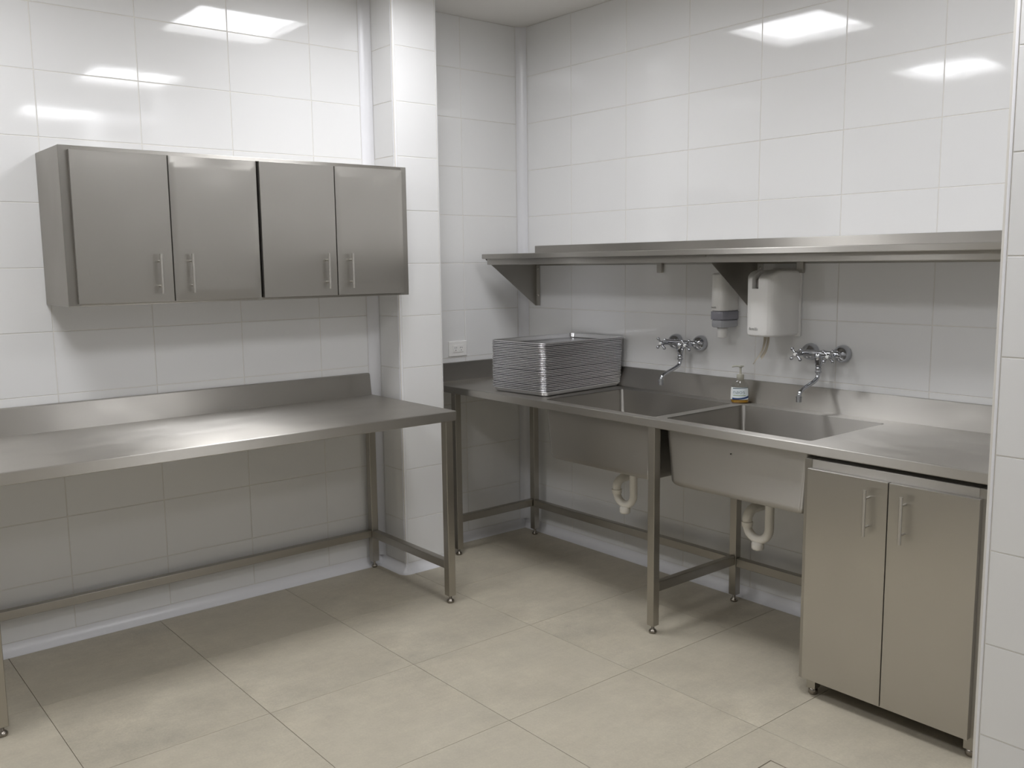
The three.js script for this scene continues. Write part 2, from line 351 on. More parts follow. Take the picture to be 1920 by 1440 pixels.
// ceiling light panels: fitting, glowing diffuser and the light itself
for (const [x, z, where] of PANELS) {
  const L = thing('ceiling_light', `square recessed white light panel ${where}`, 'ceiling light', [x, HR, z], 'ceiling light panels');
  const h = 0.298, f = 0.312, y = HR - 0.004, D = 0.05;
  part('frame', [cb(x - f, x - h, y, HR + D, z - f, z + f, 0.0015), cb(x + h, x + f, y, HR + D, z - f, z + f, 0.0015), cb(x - h, x + h, y, HR + D, z - f, z - h, 0.0015), cb(x - h, x + h, y, HR + D, z + h, z + f, 0.0015)].map((g) => { const p = g.attributes.position; for (let i = 0; i < p.count; i++) if (p.getY(i) > HR - 0.0002) { const c = (v, m) => Math.max(m - 0.2995, Math.min(m + 0.2995, v)); p.setX(i, c(p.getX(i), x)); p.setZ(i, c(p.getZ(i), z)); } return g; }), M.lampFrame, L);
  part('diffuser', cb(x - h, x + h, HR + D - 0.01, HR + D, z - h, z + h, 0.001), M.diffuser, L);
  const a = new THREE.RectAreaLight(PANEL_COLOR, PANEL_NITS, 0.59, 0.59); a.name = 'panel_glow'; a.position.set(0, D - 0.013, 0); a.rotation.x = -Math.PI / 2; L.add(a);
}

// ---------------------------------------------------------------- steel furniture parts
function footed(parent, x0, x1, z0, z1, top, footR = 0.015, gap = 0.034) {
  const leg = part('leg', cb(x0, x1, gap, top, z0, z1, 0.003, 'y'), M.tube, parent);
  const cx = (x0 + x1) / 2, cz = (z0 + z1) / 2, r = footR;
  part('foot', lathe([[0, 0], [r * 0.85, 0], [r, 0.003], [r, 0.009], [r * 0.8, 0.014], [r * 0.42, 0.019], [r * 0.36, gap + 0.006], [0, gap + 0.006]], [cx, 0, cz]), M.footMetal, leg);
  return leg;
}
const bar = (parent, g, name = 'stretcher') => part(name, g, M.tube, parent);
// bar handle: rod on two posts, out along dir from the door face
function handle(door, at, dir, axisLen = 0.157) {
  const [x, y, z] = at, o = 0.033, p = (t) => [x + dir[0] * t, 0, z + dir[2] * t], e = p(o), b = p(0), h = axisLen / 2;
  const rod = cyl([e[0], y - h, e[2]], [e[0], y + h, e[2]], 0.0058, 0.0058, 18);
  const posts = [-0.049, 0.049].map((d) => cyl([b[0], y + d, b[2]], [e[0], y + d, e[2]], 0.0042, 0.0042, 12));
  return part('handle', [rod, ...posts], M.satin, door, 'slim steel bar handle');
}
// door skin: a sheet with a slightly dished face; face axis 'x' or 'z', pointing positive
function doorSheet(axis, a0, a1, y0, y1, f0, f1, dish) {
  const n = 26, m = 34, body = axis === 'x' ? cb(f0, f1 - 0.0002, y0, y1, a0, a1, 0.0012, 'y') : cb(a0, a1, y0, y1, f0, f1 - 0.0002, 0.0012, 'y');
  const pos = [], uv = [], idx = [], nor = [], A = (i) => a0 + 0.0011 + (a1 - a0 - 0.0022) * i / n, Y = (j) => y0 + 0.0011 + (y1 - y0 - 0.0022) * j / m;
  const D = (s, t) => { const e = Math.min(1, 14 * Math.min(s, 1 - s, t, 1 - t)); return f1 - 0.0001 + dish(s, t) * e; };
  for (let j = 0; j <= m; j++) for (let i = 0; i <= n; i++) {
    const s = i / n, t = j / m, f = D(s, t), h = 0.004;
    const dA = (D(Math.min(1, s + h), t) - D(Math.max(0, s - h), t)) / ((Math.min(1, s + h) - Math.max(0, s - h)) * (a1 - a0)), dY = (D(s, Math.min(1, t + h)) - D(s, Math.max(0, t - h))) / ((Math.min(1, t + h) - Math.max(0, t - h)) * (y1 - y0));
    const l = Math.hypot(1, dA, dY);
    if (axis === 'x') { pos.push(f, Y(j), A(i)); nor.push(1 / l, -dY / l, -dA / l); } else { pos.push(A(i), Y(j), f); nor.push(-dA / l, -dY / l, 1 / l); }
    uv.push(Y(j), A(i));
  }
  for (let j = 0; j < m; j++) for (let i = 0; i < n; i++) { const a = j * (n + 1) + i, b = a + 1, c = a + n + 1, d = c + 1; axis === 'x' ? idx.push(a, c, b, b, c, d) : idx.push(a, b, c, b, d, c); }
  const g = new THREE.BufferGeometry(); g.setAttribute('position', new THREE.Float32BufferAttribute(pos, 3)); g.setAttribute('normal', new THREE.Float32BufferAttribute(nor, 3)); g.setAttribute('uv', new THREE.Float32BufferAttribute(uv, 2)); g.setIndex(idx);
  return merge([body, g]);
}

// ---------------------------------------------------------------- work table
{
  const z0 = 1.06, z1 = 3.03, xf = 0.02, xb = XL + 0.004, h = 0.903, t = thing('work_table', 'long stainless steel work table with raised back edge below the hanging cabinet', 'table', [-0.35, 0, 2.04]);
  part('table_top', [cb(xb, xf - 0.006, h - 0.006, h, z0 + 0.004, z1 - 0.004, 0.001, 'z'), cb(xf - 0.016, xf, h - 0.045, h + 0.0003, z0, z1, 0.0045, 'z'), cb(xb, xf - 0.01, h - 0.045, h + 0.0002, z0, z0 + 0.016, 0.0035, 'x'), cb(xb, xf - 0.01, h - 0.045, h + 0.0002, z1 - 0.016, z1, 0.0035, 'x')], M.steel, t);
  part('backsplash', prism([[xb, h], [xb + 0.026, h], [xb + 0.012, h + 0.108], [xb, h + 0.112]], 'z', z0 + 0.012, z1 - 0.004, 'z'), M.steel, t);
  const lf = [xf - 0.048, xf - 0.008], lb = [-0.702, -0.664], za = [1.078, 1.117], zb = [2.945, 2.984];
  for (const z of [za, zb]) { footed(t, lf[0], lf[1], z[0], z[1], h - 0.006, 0.018); footed(t, lb[0], lb[1], z[0], z[1], h - 0.006); }
  bar(t, cb(lb[0] + 0.002, lb[1] - 0.002, 0.166, 0.204, za[1], zb[0], 0.003, 'z'));
  for (const z of [za, zb]) bar(t, cb(lb[1], lf[0], 0.162, 0.2, z[0] + 0.001, z[1] - 0.001, 0.003, 'x'));
}

// ---------------------------------------------------------------- hanging cabinet
{
  const z0 = 1.03, z1 = 2.56, y0 = 1.419, y1 = 2.02, xf = -0.393, xb = XL + 0.002, t = thing('wall_cabinet', 'stainless steel hanging cabinet with four doors on the tiled wall', 'cabinet', [(xf + xb) / 2, y0, (z0 + z1) / 2]);
  const za = z0 + 0.032, zc = z1 - 0.045, fr = (p, q) => cb(xf - 0.03, xf - 0.0005, y0 + 0.014, y1 - 0.016, p, q, 0.001, 'y');
  part('body', [cb(xb, xf, y0, y1, z0, za, 0.002, 'y'), cb(xb, xf, y0, y1, zc, z1, 0.002, 'y'), cb(xb, xf - 0.0003, y0 + 0.0003, y0 + 0.014, za - 0.002, zc + 0.002, 0.002, 'z'), cb(xb, xf - 0.0003, y1 - 0.016, y1 - 0.0003, za - 0.002, zc + 0.002, 0.002, 'z'), cb(xb + 0.0003, xb + 0.004, y0 + 0.014, y1 - 0.016, za, zc, 0.001, 'z'), fr(2.145, 2.18), cb(xf - 0.06, xf - 0.03, y0 + 0.014, y1 - 0.016, 1.766, 1.806, 0.001, 'y'), fr(1.405, 1.44)], M.steel, t);
  const f0 = xf + 0.001, f1 = xf + 0.019, a = y0 + 0.01, b = y1 - 0.016;
  const dishes = [
    (s, u) => 0.0012 * Math.sin(Math.PI * s) * Math.sin(Math.PI * u),
    (s, u) => 0.0032 - 0.003 * Math.exp(-(((s - 0.45) / 0.32) ** 2 + ((u - 0.98) / 0.17) ** 2)),
    (s, u) => 0.001 * Math.sin(Math.PI * s) * Math.sin(Math.PI * u),
    (s, u) => 0.0025 - 0.0023 * Math.exp(-(((s - 0.35) / 0.27) ** 2 + ((u - 1.0) / 0.14) ** 2))];
  const spans = [[2.165, 2.527], [1.793, 2.161], [1.425, 1.779], [1.068, 1.421]], hz = [2.221, 2.094, 1.48, 1.36];
  spans.forEach(([p, q], i) => { const d = part('door', doorSheet('x', p, q, a, b, f0, f1, dishes[i]), M.sheet, t); handle(d, [f1 - 0.001, 1.539, hz[i]], [1, 0, 0]); });
}

// ---------------------------------------------------------------- sink counter
const CH = 0.924, CF = 0.682;
{
  const x0 = XR + 0.003, x1 = SX - 0.004, zb = 0.003, t = thing('sink_counter', 'long stainless steel counter with two deep sinks under the shelf', 'sink', [0.79, 0, 0.34]);
  const B = [[0.147, 0.829, 0.116, 0.635], [0.883, 1.556, 0.112, 0.627]];
  const shape = new THREE.Shape([[x0, -(CF - 0.006)], [x1, -(CF - 0.006)], [x1, -zb], [x0, -zb]].map((p) => new THREE.Vector2(...p)));
  for (const [a, b, c, d] of B) { const r = 0.012, h = new THREE.Path(); roundRect(a, b, c, d, r, 5).forEach(([x, z], i) => i ? h.lineTo(x, -z) : h.moveTo(x, -z)); h.closePath(); shape.holes.push(h); }
  const top = new THREE.ExtrudeGeometry(shape, { depth: 0.004, bevelEnabled: false, curveSegments: 6 }); top.rotateX(-Math.PI / 2); top.translate(0, CH - 0.004, 0);
  const g = top.index ? top.toNonIndexed() : top; const p = g.attributes.position, n = g.attributes.normal, uv = g.attributes.uv;
  for (let i = 0; i < p.count; i++) uv.setXY(i, p.getX(i), Math.abs(n.getY(i)) > 0.5 ? p.getZ(i) : p.getY(i));
  part('counter_top', [g, cb(x0, x1, CH - 0.037, CH + 0.0003, CF - 0.016, CF, 0.0045, 'x')], M.steel, t);
  part('backsplash', prism([[CH, zb], [CH + 0.1, zb], [CH + 0.098, zb + 0.007], [CH, zb + 0.03]], 'x', x0, x1, 'x'), M.steel, t);
  part('side_splash', prism([[x0, CH], [x0 + 0.022, CH], [x0 + 0.01, CH + 0.098], [x0, CH + 0.1]], 'z', 0.02, CF - 0.004, 'z'), M.steel, t);
  for (const [a, b, c, d] of B) {
    const yb = 0.642, s = 0.022, f = 0.03, ring = (o, y, e, up, r) => ({ x0: a + e - o, x1: b - e + o, z0: c + e * 0.6 - o, z1: d - e * 0.25 + o, r, y, up });
    const walls = (o, sign, base) => {
      const out = [ring(o, CH - 0.002, 0, 0, 0.016 + o)]; out.push(ring(o, base + f, s, 0, 0.022 + o));
      for (let i = 1; i <= 5; i++) { const q = i / 5 * Math.PI / 2; out.push({ ...ring(o - f * (1 - Math.cos(q)), base + f - f * Math.sin(q), s, sign * Math.sin(q), 0.024) }); }
      out[out.length - 1].capUp = sign; out[out.length - 1].up = sign; return out;
    };
    part('basin', [loft(walls(0, 1, yb + 0.0025), true, true), loft(walls(0.0025, -1, yb), false, true)], M.steel, t);
  }
  part('rivet_hole', cyl([1.213, 0.825, 0.6225], [1.213, 0.825, 0.6312], 0.0021, 0.0021, 12), M.dark, t, 'small dark hole in the sink front');
  for (const [a, c] of [[-0.585, 0.07], [-0.572, 0.628], [0.832, 0.082], [0.832, 0.641]]) footed(t, a, a + 0.038, c, c + 0.038, CH - 0.005, 0.017);
  bar(t, cb(-0.547, 0.832, 0.172, 0.212, 0.084, 0.118, 0.003, 'x'));
  bar(t, cb(0.87, 2.3, 0.172, 0.212, 0.084, 0.118, 0.003, 'x'));
  bar(t, cb(-0.582, -0.55, 0.174, 0.214, 0.108, 0.628, 0.003, 'z'));
  bar(t, cb(0.835, 0.867, 0.18, 0.222, 0.12, 0.641, 0.003, 'z'));
}
// drain traps under the two basins
function trap(x, z, label) {
  const t = thing('drain_trap', label, 'pipe', [x, 0.37, z], 'drain traps under the sinks'), y = 0.642, r = 0.0185, w = 0.054, yb = 0.472;
  const bend = []; for (let i = 0; i <= 10; i++) { const a = Math.PI * i / 10; bend.push([x - w + w * Math.cos(a), yb - w * Math.sin(a), z]); }
  part('bend', [pipe([[x, y - 0.02, z], [x, 0.56, z], [x, 0.51, z], ...bend, [x - 2 * w, 0.485, z]], r, 80, 18), cyl([x - 2 * w, 0.462, z], [x - 2 * w, 0.482, z], 0.0225, 0.0245, 22)], M.pvc, t);
  part('nut', cyl([x, y - 0.055, z], [x, y - 0.0005, z], 0.026, 0.03, 22), M.pvc, t);
  part('outlet', pipe([[x - 2 * w, 0.478, z], [x - 2 * w, 0.5, z], [x - 2 * w, 0.518, z - 0.012], [x - 2 * w, 0.53, z - 0.035], [x - 2 * w, 0.532, z - 0.08], [x - 2 * w, 0.532, z - 0.16], [x - 2 * w, 0.532, 0.004]], 0.0205, 60, 18), M.pvc, t);
  part('plug', lathe([[0, 0], [0.02, 0], [0.025, 0.006], [0.026, 0.024], [0.02, 0.036], [0, 0.038]], [x - w, 0.374, z]), M.pvc, t);
}
trap(0.458, 0.36, 'white plastic drain trap below the sink beside the tray stack');
trap(1.21, 0.36, 'white plastic drain trap below the sink beside the base cabinet');

// ---------------------------------------------------------------- base cabinet
{
  const x0 = 1.556, x1 = 2.25, y0 = 0.053, y1 = 0.869, zf = 0.66, zb = 0.14, t = thing('base_cabinet', 'stainless steel base cabinet with two tall doors under the counter end', 'cabinet', [(x0 + x1) / 2, 0, (zf + zb) / 2]);
  const xa = x0 + 0.03, xc = x1 - 0.09;
  part('body', [cb(x0, xa, y0, y1, zb, zf, 0.002, 'y'), cb(xc, x1, y0, y1, zb, zf, 0.002, 'y'), cb(xa - 0.001, xc + 0.001, y1 - 0.04, y1 - 0.0003, zf - 0.02, zf - 0.0003, 0.002, 'x'), cb(xa - 0.001, xc + 0.001, y0 + 0.0003, y0 + 0.02, zb, zf - 0.0003, 0.002, 'x'), cb(xa, xc, y0 + 0.02, y1 - 0.02, zb + 0.0003, zb + 0.004, 0.001, 'x'), cb(xa, xc, y1 - 0.02, y1 - 0.0008, zb, zf - 0.021, 0.001, 'x'), cb(1.865, 1.895, y0 + 0.02, y1 - 0.04, zf - 0.02, zf - 0.0005, 0.001, 'y')], M.steel, t);
  const f0 = zf + 0.001, f1 = zf + 0.021;
  [[1.581, 1.8785, (s, u) => 0.0012 * Math.sin(Math.PI * s) * Math.sin(Math.PI * u)], [1.8815, 2.172, (s, u) => 0.001 * Math.sin(Math.PI * s) * Math.sin(Math.PI * u) + 0.0004 * s]].forEach(([a, b, f], i) => {
    const d = part('door', doorSheet('z', a, b, 0.065, 0.838, f0, f1, f), M.sheet, t); handle(d, [i ? 1.941 : 1.816, 0.729, f1 - 0.001], [0, 0, 1]);
  });
  for (const x of [1.587, 2.15]) for (const z of [0.17, 0.622]) {
    const leg = part('leg', cb(x, x + 0.036, 0.024, y0 + 0.002, z, z + 0.036, 0.002, 'y'), M.tube, t);
    part('foot', lathe([[0, 0], [0.013, 0], [0.016, 0.003], [0.017, 0.012], [0.015, 0.026], [0, 0.026]], [x + 0.018, 0, z + 0.018]), M.footMetal, leg);
  }
}

// ---------------------------------------------------------------- wall shelf
{
  const x0 = -0.64, x1 = SX - 0.004, t = thing('wall_shelf', 'long stainless steel shelf on triangular brackets above the sinks', 'shelf', [0.84, 1.6, 0.19]);
  part('board', [cb(x0, x1, 1.609, 1.613, 0.003, 0.388, 0.001, 'x'), cb(x0, x1, 1.588, 1.614, 0.38, 0.393, 0.0035, 'x')], M.steel, t);
  part('back_edge', cb(x0 + 0.002, x1, 1.608, 1.66, 0.002, 0.01, 0.002, 'x'), M.steel, t);
  part('channel', [cb(x0 + 0.012, x1, 1.556, 1.6, 0.352, 0.366, 0.003, 'x'), cb(x0 + 0.012, x1, 1.599, 1.609, 0.3, 0.36, 0.001, 'x'), cb(x0 + 0.012, x1, 1.5565, 1.56, 0.325, 0.36, 0.001, 'x')], M.steel, t);
  part('wall_rail', cb(x0 + 0.012, x1, 1.548, 1.606, 0.002, 0.008, 0.001, 'x'), M.steel, t);
  for (const x of [-0.632, 0.868]) {
    const b = part('bracket', [prism([[1.322, 0.003], [1.608, 0.003], [1.608, 0.378], [1.585, 0.372], [1.322, 0.014]], 'x', x, x + 0.0025, 'z'), cb(x, x + 0.03, 1.322, 1.56, 0.0025, 0.0055, 0.0008, 'y')], M.steel, t);
    for (const y of [1.38, 1.53]) part('bolt', lathe([[0, 0], [0.006, 0], [0.006, 0.003], [0.003, 0.005], [0, 0.005]], [x + 0.016, y, 0.005], [0, 0, 1], 12), M.satin, b);
  }
  for (const x of [0.288, 1.078]) part('clip', cb(x, x + 0.032, 1.508, 1.57, 0.003, 0.02, 0.002, 'y'), M.tube, t);
}

// ---------------------------------------------------------------- baking trays
{
  const W = 0.38, L = 0.59, n = 28, step = 0.00865, first = 0.002;
  const H = 0.0235, tp = 0.012, ring = (o, y, e, up, r) => ({ x0: -W / 2 + e - o + 0.004, x1: W / 2 - e + o - 0.004, z0: -L / 2 + e - o + 0.004, z1: L / 2 - e + o - 0.004, r, y, up });
  const th = 0.0011, walls = (o, sign, y0) => [ring(o, H, 0, 0.25 * sign, 0.028), ring(o, y0 + 0.006, tp - 0.003, 0.35 * sign, 0.026), ring(o, y0 + 0.002, tp, 0.75 * sign, 0.024), { ...ring(o, y0, tp + 0.004, sign, 0.022), capUp: sign }];
  const pan = merge([loft(walls(0, 1, th), true, true, 8), loft(walls(th, -1, 0), false, true, 8)]);
  const path = roundRect(-W / 2 + 0.001, W / 2 - 0.001, -L / 2 + 0.001, L / 2 - 0.001, 0.03, 9).map(([x, z]) => [x, H - 0.001, z]);
  const rim = (() => { // rolled rim, swept round the tray
    const pos = [], nor = [], uv = [], idx = [], m = 8, k = path.length, rr = 0.0032;
    const pts = roundRect(-W / 2 + 0.0015, W / 2 - 0.0015, -L / 2 + 0.0015, L / 2 - 0.0015, 0.029, 9);
    for (let i = 0; i <= k; i++) { const [x, z, nx, nz] = pts[i % k]; for (let j = 0; j <= m; j++) { const a = j / m * 2 * Math.PI; pos.push(x + nx * rr * Math.cos(a), H - 0.001 + rr * Math.sin(a), z + nz * rr * Math.cos(a)); nor.push(nx * Math.cos(a), Math.sin(a), nz * Math.cos(a)); uv.push(i / 20, j / m); } }
    for (let i = 0; i < k; i++) for (let j = 0; j < m; j++) { const a = i * (m + 1) + j; idx.push(a, a + 1, a + m + 1, a + 1, a + m + 2, a + m + 1); }
    const g = new THREE.BufferGeometry(); g.setAttribute('position', new THREE.Float32BufferAttribute(pos, 3)); g.setAttribute('normal', new THREE.Float32BufferAttribute(nor, 3)); g.setAttribute('uv', new THREE.Float32BufferAttribute(uv, 2)); g.setIndex(idx); return g;
  })();
  const ord = ['topmost', 'second', 'third', 'fourth', 'fifth', 'sixth', 'seventh', 'eighth', 'ninth', 'tenth', 'eleventh', 'twelfth', 'thirteenth', 'fourteenth'];
  let proto;
  for (let i = 0; i < n; i++) { // i counts from the counter up
    const k = n - 1 - i, label = k === 0 ? 'topmost open aluminium baking tray of the stack on the counter' : i === 0 ? 'lowest aluminium baking tray of the stack, resting on the counter' : k < 14 ? `aluminium baking tray, ${ord[k]} from the top of the stack` : `aluminium baking tray, ${ord[i]} from the bottom of the stack`;
    let t;
    if (!proto) {
      t = proto = thing('baking_tray', label, 'tray', [0, 0, 0], 'stacked baking trays on the sink counter');
      const p = new THREE.Mesh(pan, M.aluminium); p.name = 'pan'; const r = new THREE.Mesh(rim, M.aluminium); r.name = 'rim'; for (const m of [p, r]) { m.castShadow = m.receiveShadow = true; t.add(m); }
    } else { t = proto.clone(); t.name = numbered('baking_tray'); t.userData = { label, category: 'tray', group: 'stacked baking trays on the sink counter' }; scene.add(t); }
    const f = i / (n - 1), ang = 0.075 - 0.03 * f;
    t.position.set(-0.108 + 0.012 * f + (rnd() - 0.5) * 0.004, CH + 0.0008 + i * step, 0.322 + 0.006 * f + (rnd() - 0.5) * 0.004); t.rotation.y = ang + (rnd() - 0.5) * 0.006;
  }
}

// ---------------------------------------------------------------- wall taps
{
  function tap(x, y, label) {
    const t = thing('wall_tap', label, 'tap', [x, y, 0], 'chrome wall taps over the sinks'), s = 0.075;
    for (const k of [-1, 1]) {
      part('rosette', lathe([[0, 0.054], [0.013, 0.053], [0.016, 0.047], [0.023, 0.042], [0.03, 0.033], [0.0345, 0.022], [0.0368, 0.011], [0.037, 0.003], [0.036, 0], [0, 0]], [x + k * s, y, 0.001], [0, 0, 1], 32), M.chrome, t);
      const H = part('cross_handle', [cyl([x + k * s, y - 0.004, 0.05], [x + k * s, y - 0.004, 0.112], 0.011, 0.009, 18), lathe([[0, 0], [0.012, 0], [0.0135, 0.006], [0.011, 0.014], [0.006, 0.018], [0, 0.019]], [x + k * s, y - 0.004, 0.108], [0, 0, 1], 20)], M.chrome, t);
      const c = [x + k * s, y - 0.004, 0.117], tilt = k < 0 ? 0.72 : 0.85;
      for (let q = 0; q < 4; q++) {
        const a = tilt + q * Math.PI / 2, u = [Math.cos(a), Math.sin(a)], e = 0.026;
        part('spoke', [cyl([c[0] + u[0] * 0.009, c[1] + u[1] * 0.009, c[2]], [c[0] + u[0] * e, c[1] + u[1] * e, c[2]], 0.0044, 0.0052, 12), ball([c[0] + u[0] * (e + 0.003), c[1] + u[1] * (e + 0.003), c[2]], 0.0078, 14)], M.chrome, H);
      }
      part('index_button', lathe([[0, 0], [0.0075, 0], [0.007, 0.002], [0, 0.0025]], [c[0], c[1], 0.126], [0, 0, 1], 16), M.plastic, H);
    }
    part('body', [cyl([x - s - 0.012, y, 0.066], [x + s + 0.012, y, 0.066], 0.0145, 0.0145, 22), ball([x - s - 0.012, y, 0.066], 0.0145), ball([x + s + 0.012, y, 0.066], 0.0145), lathe([[0.0, -0.055], [0.012, -0.055], [0.0135, -0.05], [0.0125, -0.046], [0.0155, -0.04], [0.0165, -0.03], [0.019, -0.018], [0.02, 0], [0.0, 0.012]], [x, y, 0.066], [0, 1, 0], 24)], M.chrome, t);
    part('spout', [lathe([[0.0105, 0], [0.0135, 0.003], [0.0135, 0.008], [0.0105, 0.012], [0.0125, 0.016], [0.0125, 0.022], [0.0095, 0.026]], [x, y - 0.082, 0.066]), pipe([[x, y - 0.05, 0.066], [x, y - 0.085, 0.066], [x, y - 0.103, 0.073], [x, y - 0.115, 0.095], [x, y - 0.126, 0.13], [x, y - 0.137, 0.168], [x, y - 0.147, 0.19], [x, y - 0.16, 0.2], [x, y - 0.178, 0.2025]], 0.0088, 70, 16)], M.chrome, t);
    part('aerator', [cyl([x, y - 0.19, 0.2028], [x, y - 0.172, 0.2026], 0.0115, 0.011, 20), cyl([x, y - 0.172, 0.2026], [x, y - 0.166, 0.2024], 0.0125, 0.0125, 20)], M.chrome, t);
  }
  tap(0.484, 1.175, 'chrome cross-handled wall tap beside the stack of trays');
  tap(1.228, 1.174, 'chrome cross-handled wall tap beside the paper towel dispenser');
}

// ---------------------------------------------------------------- dispensers on the wall
function print(w, h, pxw, pxh, draw) { // flat print on a clear ground
  const c = document.createElement('canvas'); c.width = pxw; c.height = pxh; const x = c.getContext('2d'); x.clearRect(0, 0, pxw, pxh); draw(x, pxw, pxh);
  const t = new THREE.CanvasTexture(c); t.colorSpace = THREE.SRGBColorSpace; return t;
}
const logo = print(1, 1, 256, 112, (x, w, h) => { x.fillStyle = '#8c8b86'; x.font = 'italic bold 78px serif'; x.textAlign = 'center'; x.fillText('familia', w / 2, h * 0.8); });
const logoMat = phys({ map: logo, transparent: true, roughness: 0.5 });
function dShape(x0, x1, d, r) { // plan outline: flat at the wall, rounded to the front; y of the shape is -z
  const s = new THREE.Shape(), c = (x0 + x1) / 2, w = (x1 - x0) / 2; s.moveTo(x0, 0); s.lineTo(x1, 0); s.lineTo(x1, -(d - r));
  for (let i = 1; i <= 36; i++) { const a = i / 36 * Math.PI, e = 0.55; s.lineTo(c + w * Math.sign(Math.cos(a)) * Math.abs(Math.cos(a)) ** e, -(d - r + r * Math.abs(Math.sin(a)) ** 0.9)); }
  s.closePath(); return s;
}
function upright(shape, y0, y1, bevel) {
  const g = new THREE.ExtrudeGeometry(shape, { depth: y1 - y0 - 2 * bevel, bevelEnabled: bevel > 0, bevelThickness: bevel, bevelSize: bevel, bevelOffset: -bevel, bevelSegments: 4, curveSegments: 12 });
  g.rotateX(-Math.PI / 2); g.scale(1, 1, 1); g.translate(0, y0 + bevel, 0); return toCreasedNormals(g, 0.7);
}
// Extrude turns shape (x, y) into (x, height, -y): give it y = -z so that it stands out from the wall
{
  const t = thing('paper_towel_dispenser', 'white rounded paper towel dispenser on the wall under the shelf', 'dispenser', [1.02, 1.242, 0.1]);
  const A = 0.948, B = 1.094, D = 0.214;
  let body = upright(dShape(A, B, D, 0.075), 1.242, 1.522, 0.016); body.translate(0, 0, 0.003);
  { const p = body.attributes.position, n = 0.05; for (let i = 0; i < p.count; i++) { const z = p.getZ(i), y = p.getY(i), q = Math.max(0, (z - 0.13) / 0.087); if (y > 1.45) p.setY(i, y - 0.03 * q * q * (y - 1.45) / 0.072); } body.deleteAttribute('normal'); body = toCreasedNormals(body, 0.7); }
  const ev = new Evaluator(); ev.attributes = ['position', 'normal', 'uv'];
  const brush1 = new Brush(body); brush1.updateMatrixWorld();
  const slot = new Brush(new THREE.BoxGeometry(0.032, 0.11, 0.12)); slot.position.set(1.012, 1.5, 0.215); slot.updateMatrixWorld();
  const slot2 = new Brush(new THREE.BoxGeometry(0.03, 0.05, 0.17)); slot2.position.set(1.012, 1.531, 0.125); slot2.updateMatrixWorld();
  const cut = ev.evaluate(ev.evaluate(brush1, slot, SUBTRACTION), slot2, SUBTRACTION);
  const cg = cut.geometry; cg.groups = []; part('body', cg, M.plastic, t);
  part('back_plate', cb(A + 0.002, B + 0.006, 1.236, 1.526, 0.0005, 0.014, 0.003, 'y'), M.plastic, t);
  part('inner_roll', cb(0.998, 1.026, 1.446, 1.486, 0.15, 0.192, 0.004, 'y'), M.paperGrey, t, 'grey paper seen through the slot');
  const m = new THREE.PlaneGeometry(0.048, 0.021); m.rotateY(-0.12); m.translate(1.008, 1.276, D + 0.0044); part('printed_mark', m, logoMat, t);
}
{
  const t = thing('soap_dispenser', 'white wall soap dispenser with a grey window under the shelf', 'dispenser', [0.713, 1.21, 0.055]);
  const S = dShape(0.684, 0.768, 0.108, 0.05);
  const up = upright(S, 1.335, 1.508, 0.01); up.translate(0, 0, 0.002); part('cover', up, M.plastic, t);
  const lo = upright(dShape(0.682, 0.77, 0.11, 0.051), 1.298, 1.3345, 0.001); lo.translate(0, 0, 0.002); part('window', lo, M.smoke, t);
  const lo2 = upright(dShape(0.686, 0.766, 0.106, 0.05), 1.262, 1.2975, 0.008); lo2.translate(0, 0, 0.002); part('window_base', lo2, M.smokePale, t);
  part('spout', lathe([[0, 0], [0.016, 0], [0.021, 0.004], [0.024, 0.03], [0.025, 0.05], [0, 0.05]], [0.727, 1.213, 0.062], [0, 1, 0], 24), M.plastic, t);
  const m = new THREE.PlaneGeometry(0.034, 0.015); m.rotateY(-0.2); m.translate(0.714, 1.354, 0.1112); part('printed_mark', m, logoMat, t);
}
{ // paper hanging out below the towel dispenser
  const t = thing('paper_towel', 'strip of paper towel hanging below the white dispenser', 'paper towel', [1.0, 1.12, 0.12]);
  const sheet = (w0, w1, len, bend, off, tw) => {
    const pos = [], uv = [], idx = [], n = 14, m = 4;
    for (let j = 0; j <= n; j++) for (let i = 0; i <= m; i++) { const s = j / n, u = i / m - 0.5, w = w0 + (w1 - w0) * s, a = tw * s; pos.push(1.005 + off - bend * s * s + u * w * Math.cos(a), 1.243 - len * s + 0.006 * Math.sin(u * 5 + s * 4), 0.12 + 0.03 * s * s + u * w * Math.sin(a) + 0.005 * Math.sin(u * 6)); uv.push(u, s); }
    for (let j = 0; j < n; j++) for (let i = 0; i < m; i++) { const a = j * (m + 1) + i; idx.push(a, a + m + 1, a + 1, a + 1, a + m + 1, a + m + 2); }
    const g = new THREE.BufferGeometry(); g.setAttribute('position', new THREE.Float32BufferAttribute(pos, 3)); g.setAttribute('uv', new THREE.Float32BufferAttribute(uv, 2)); g.setIndex(idx); g.computeVertexNormals(); return g;
  };
  part('sheet', sheet(0.02, 0.015, 0.122, 0.035, -0.004, 1.1), M.towel, t); part('sheet', sheet(0.014, 0.011, 0.1, 0.014, 0.012, -0.4), M.towel, t);
}

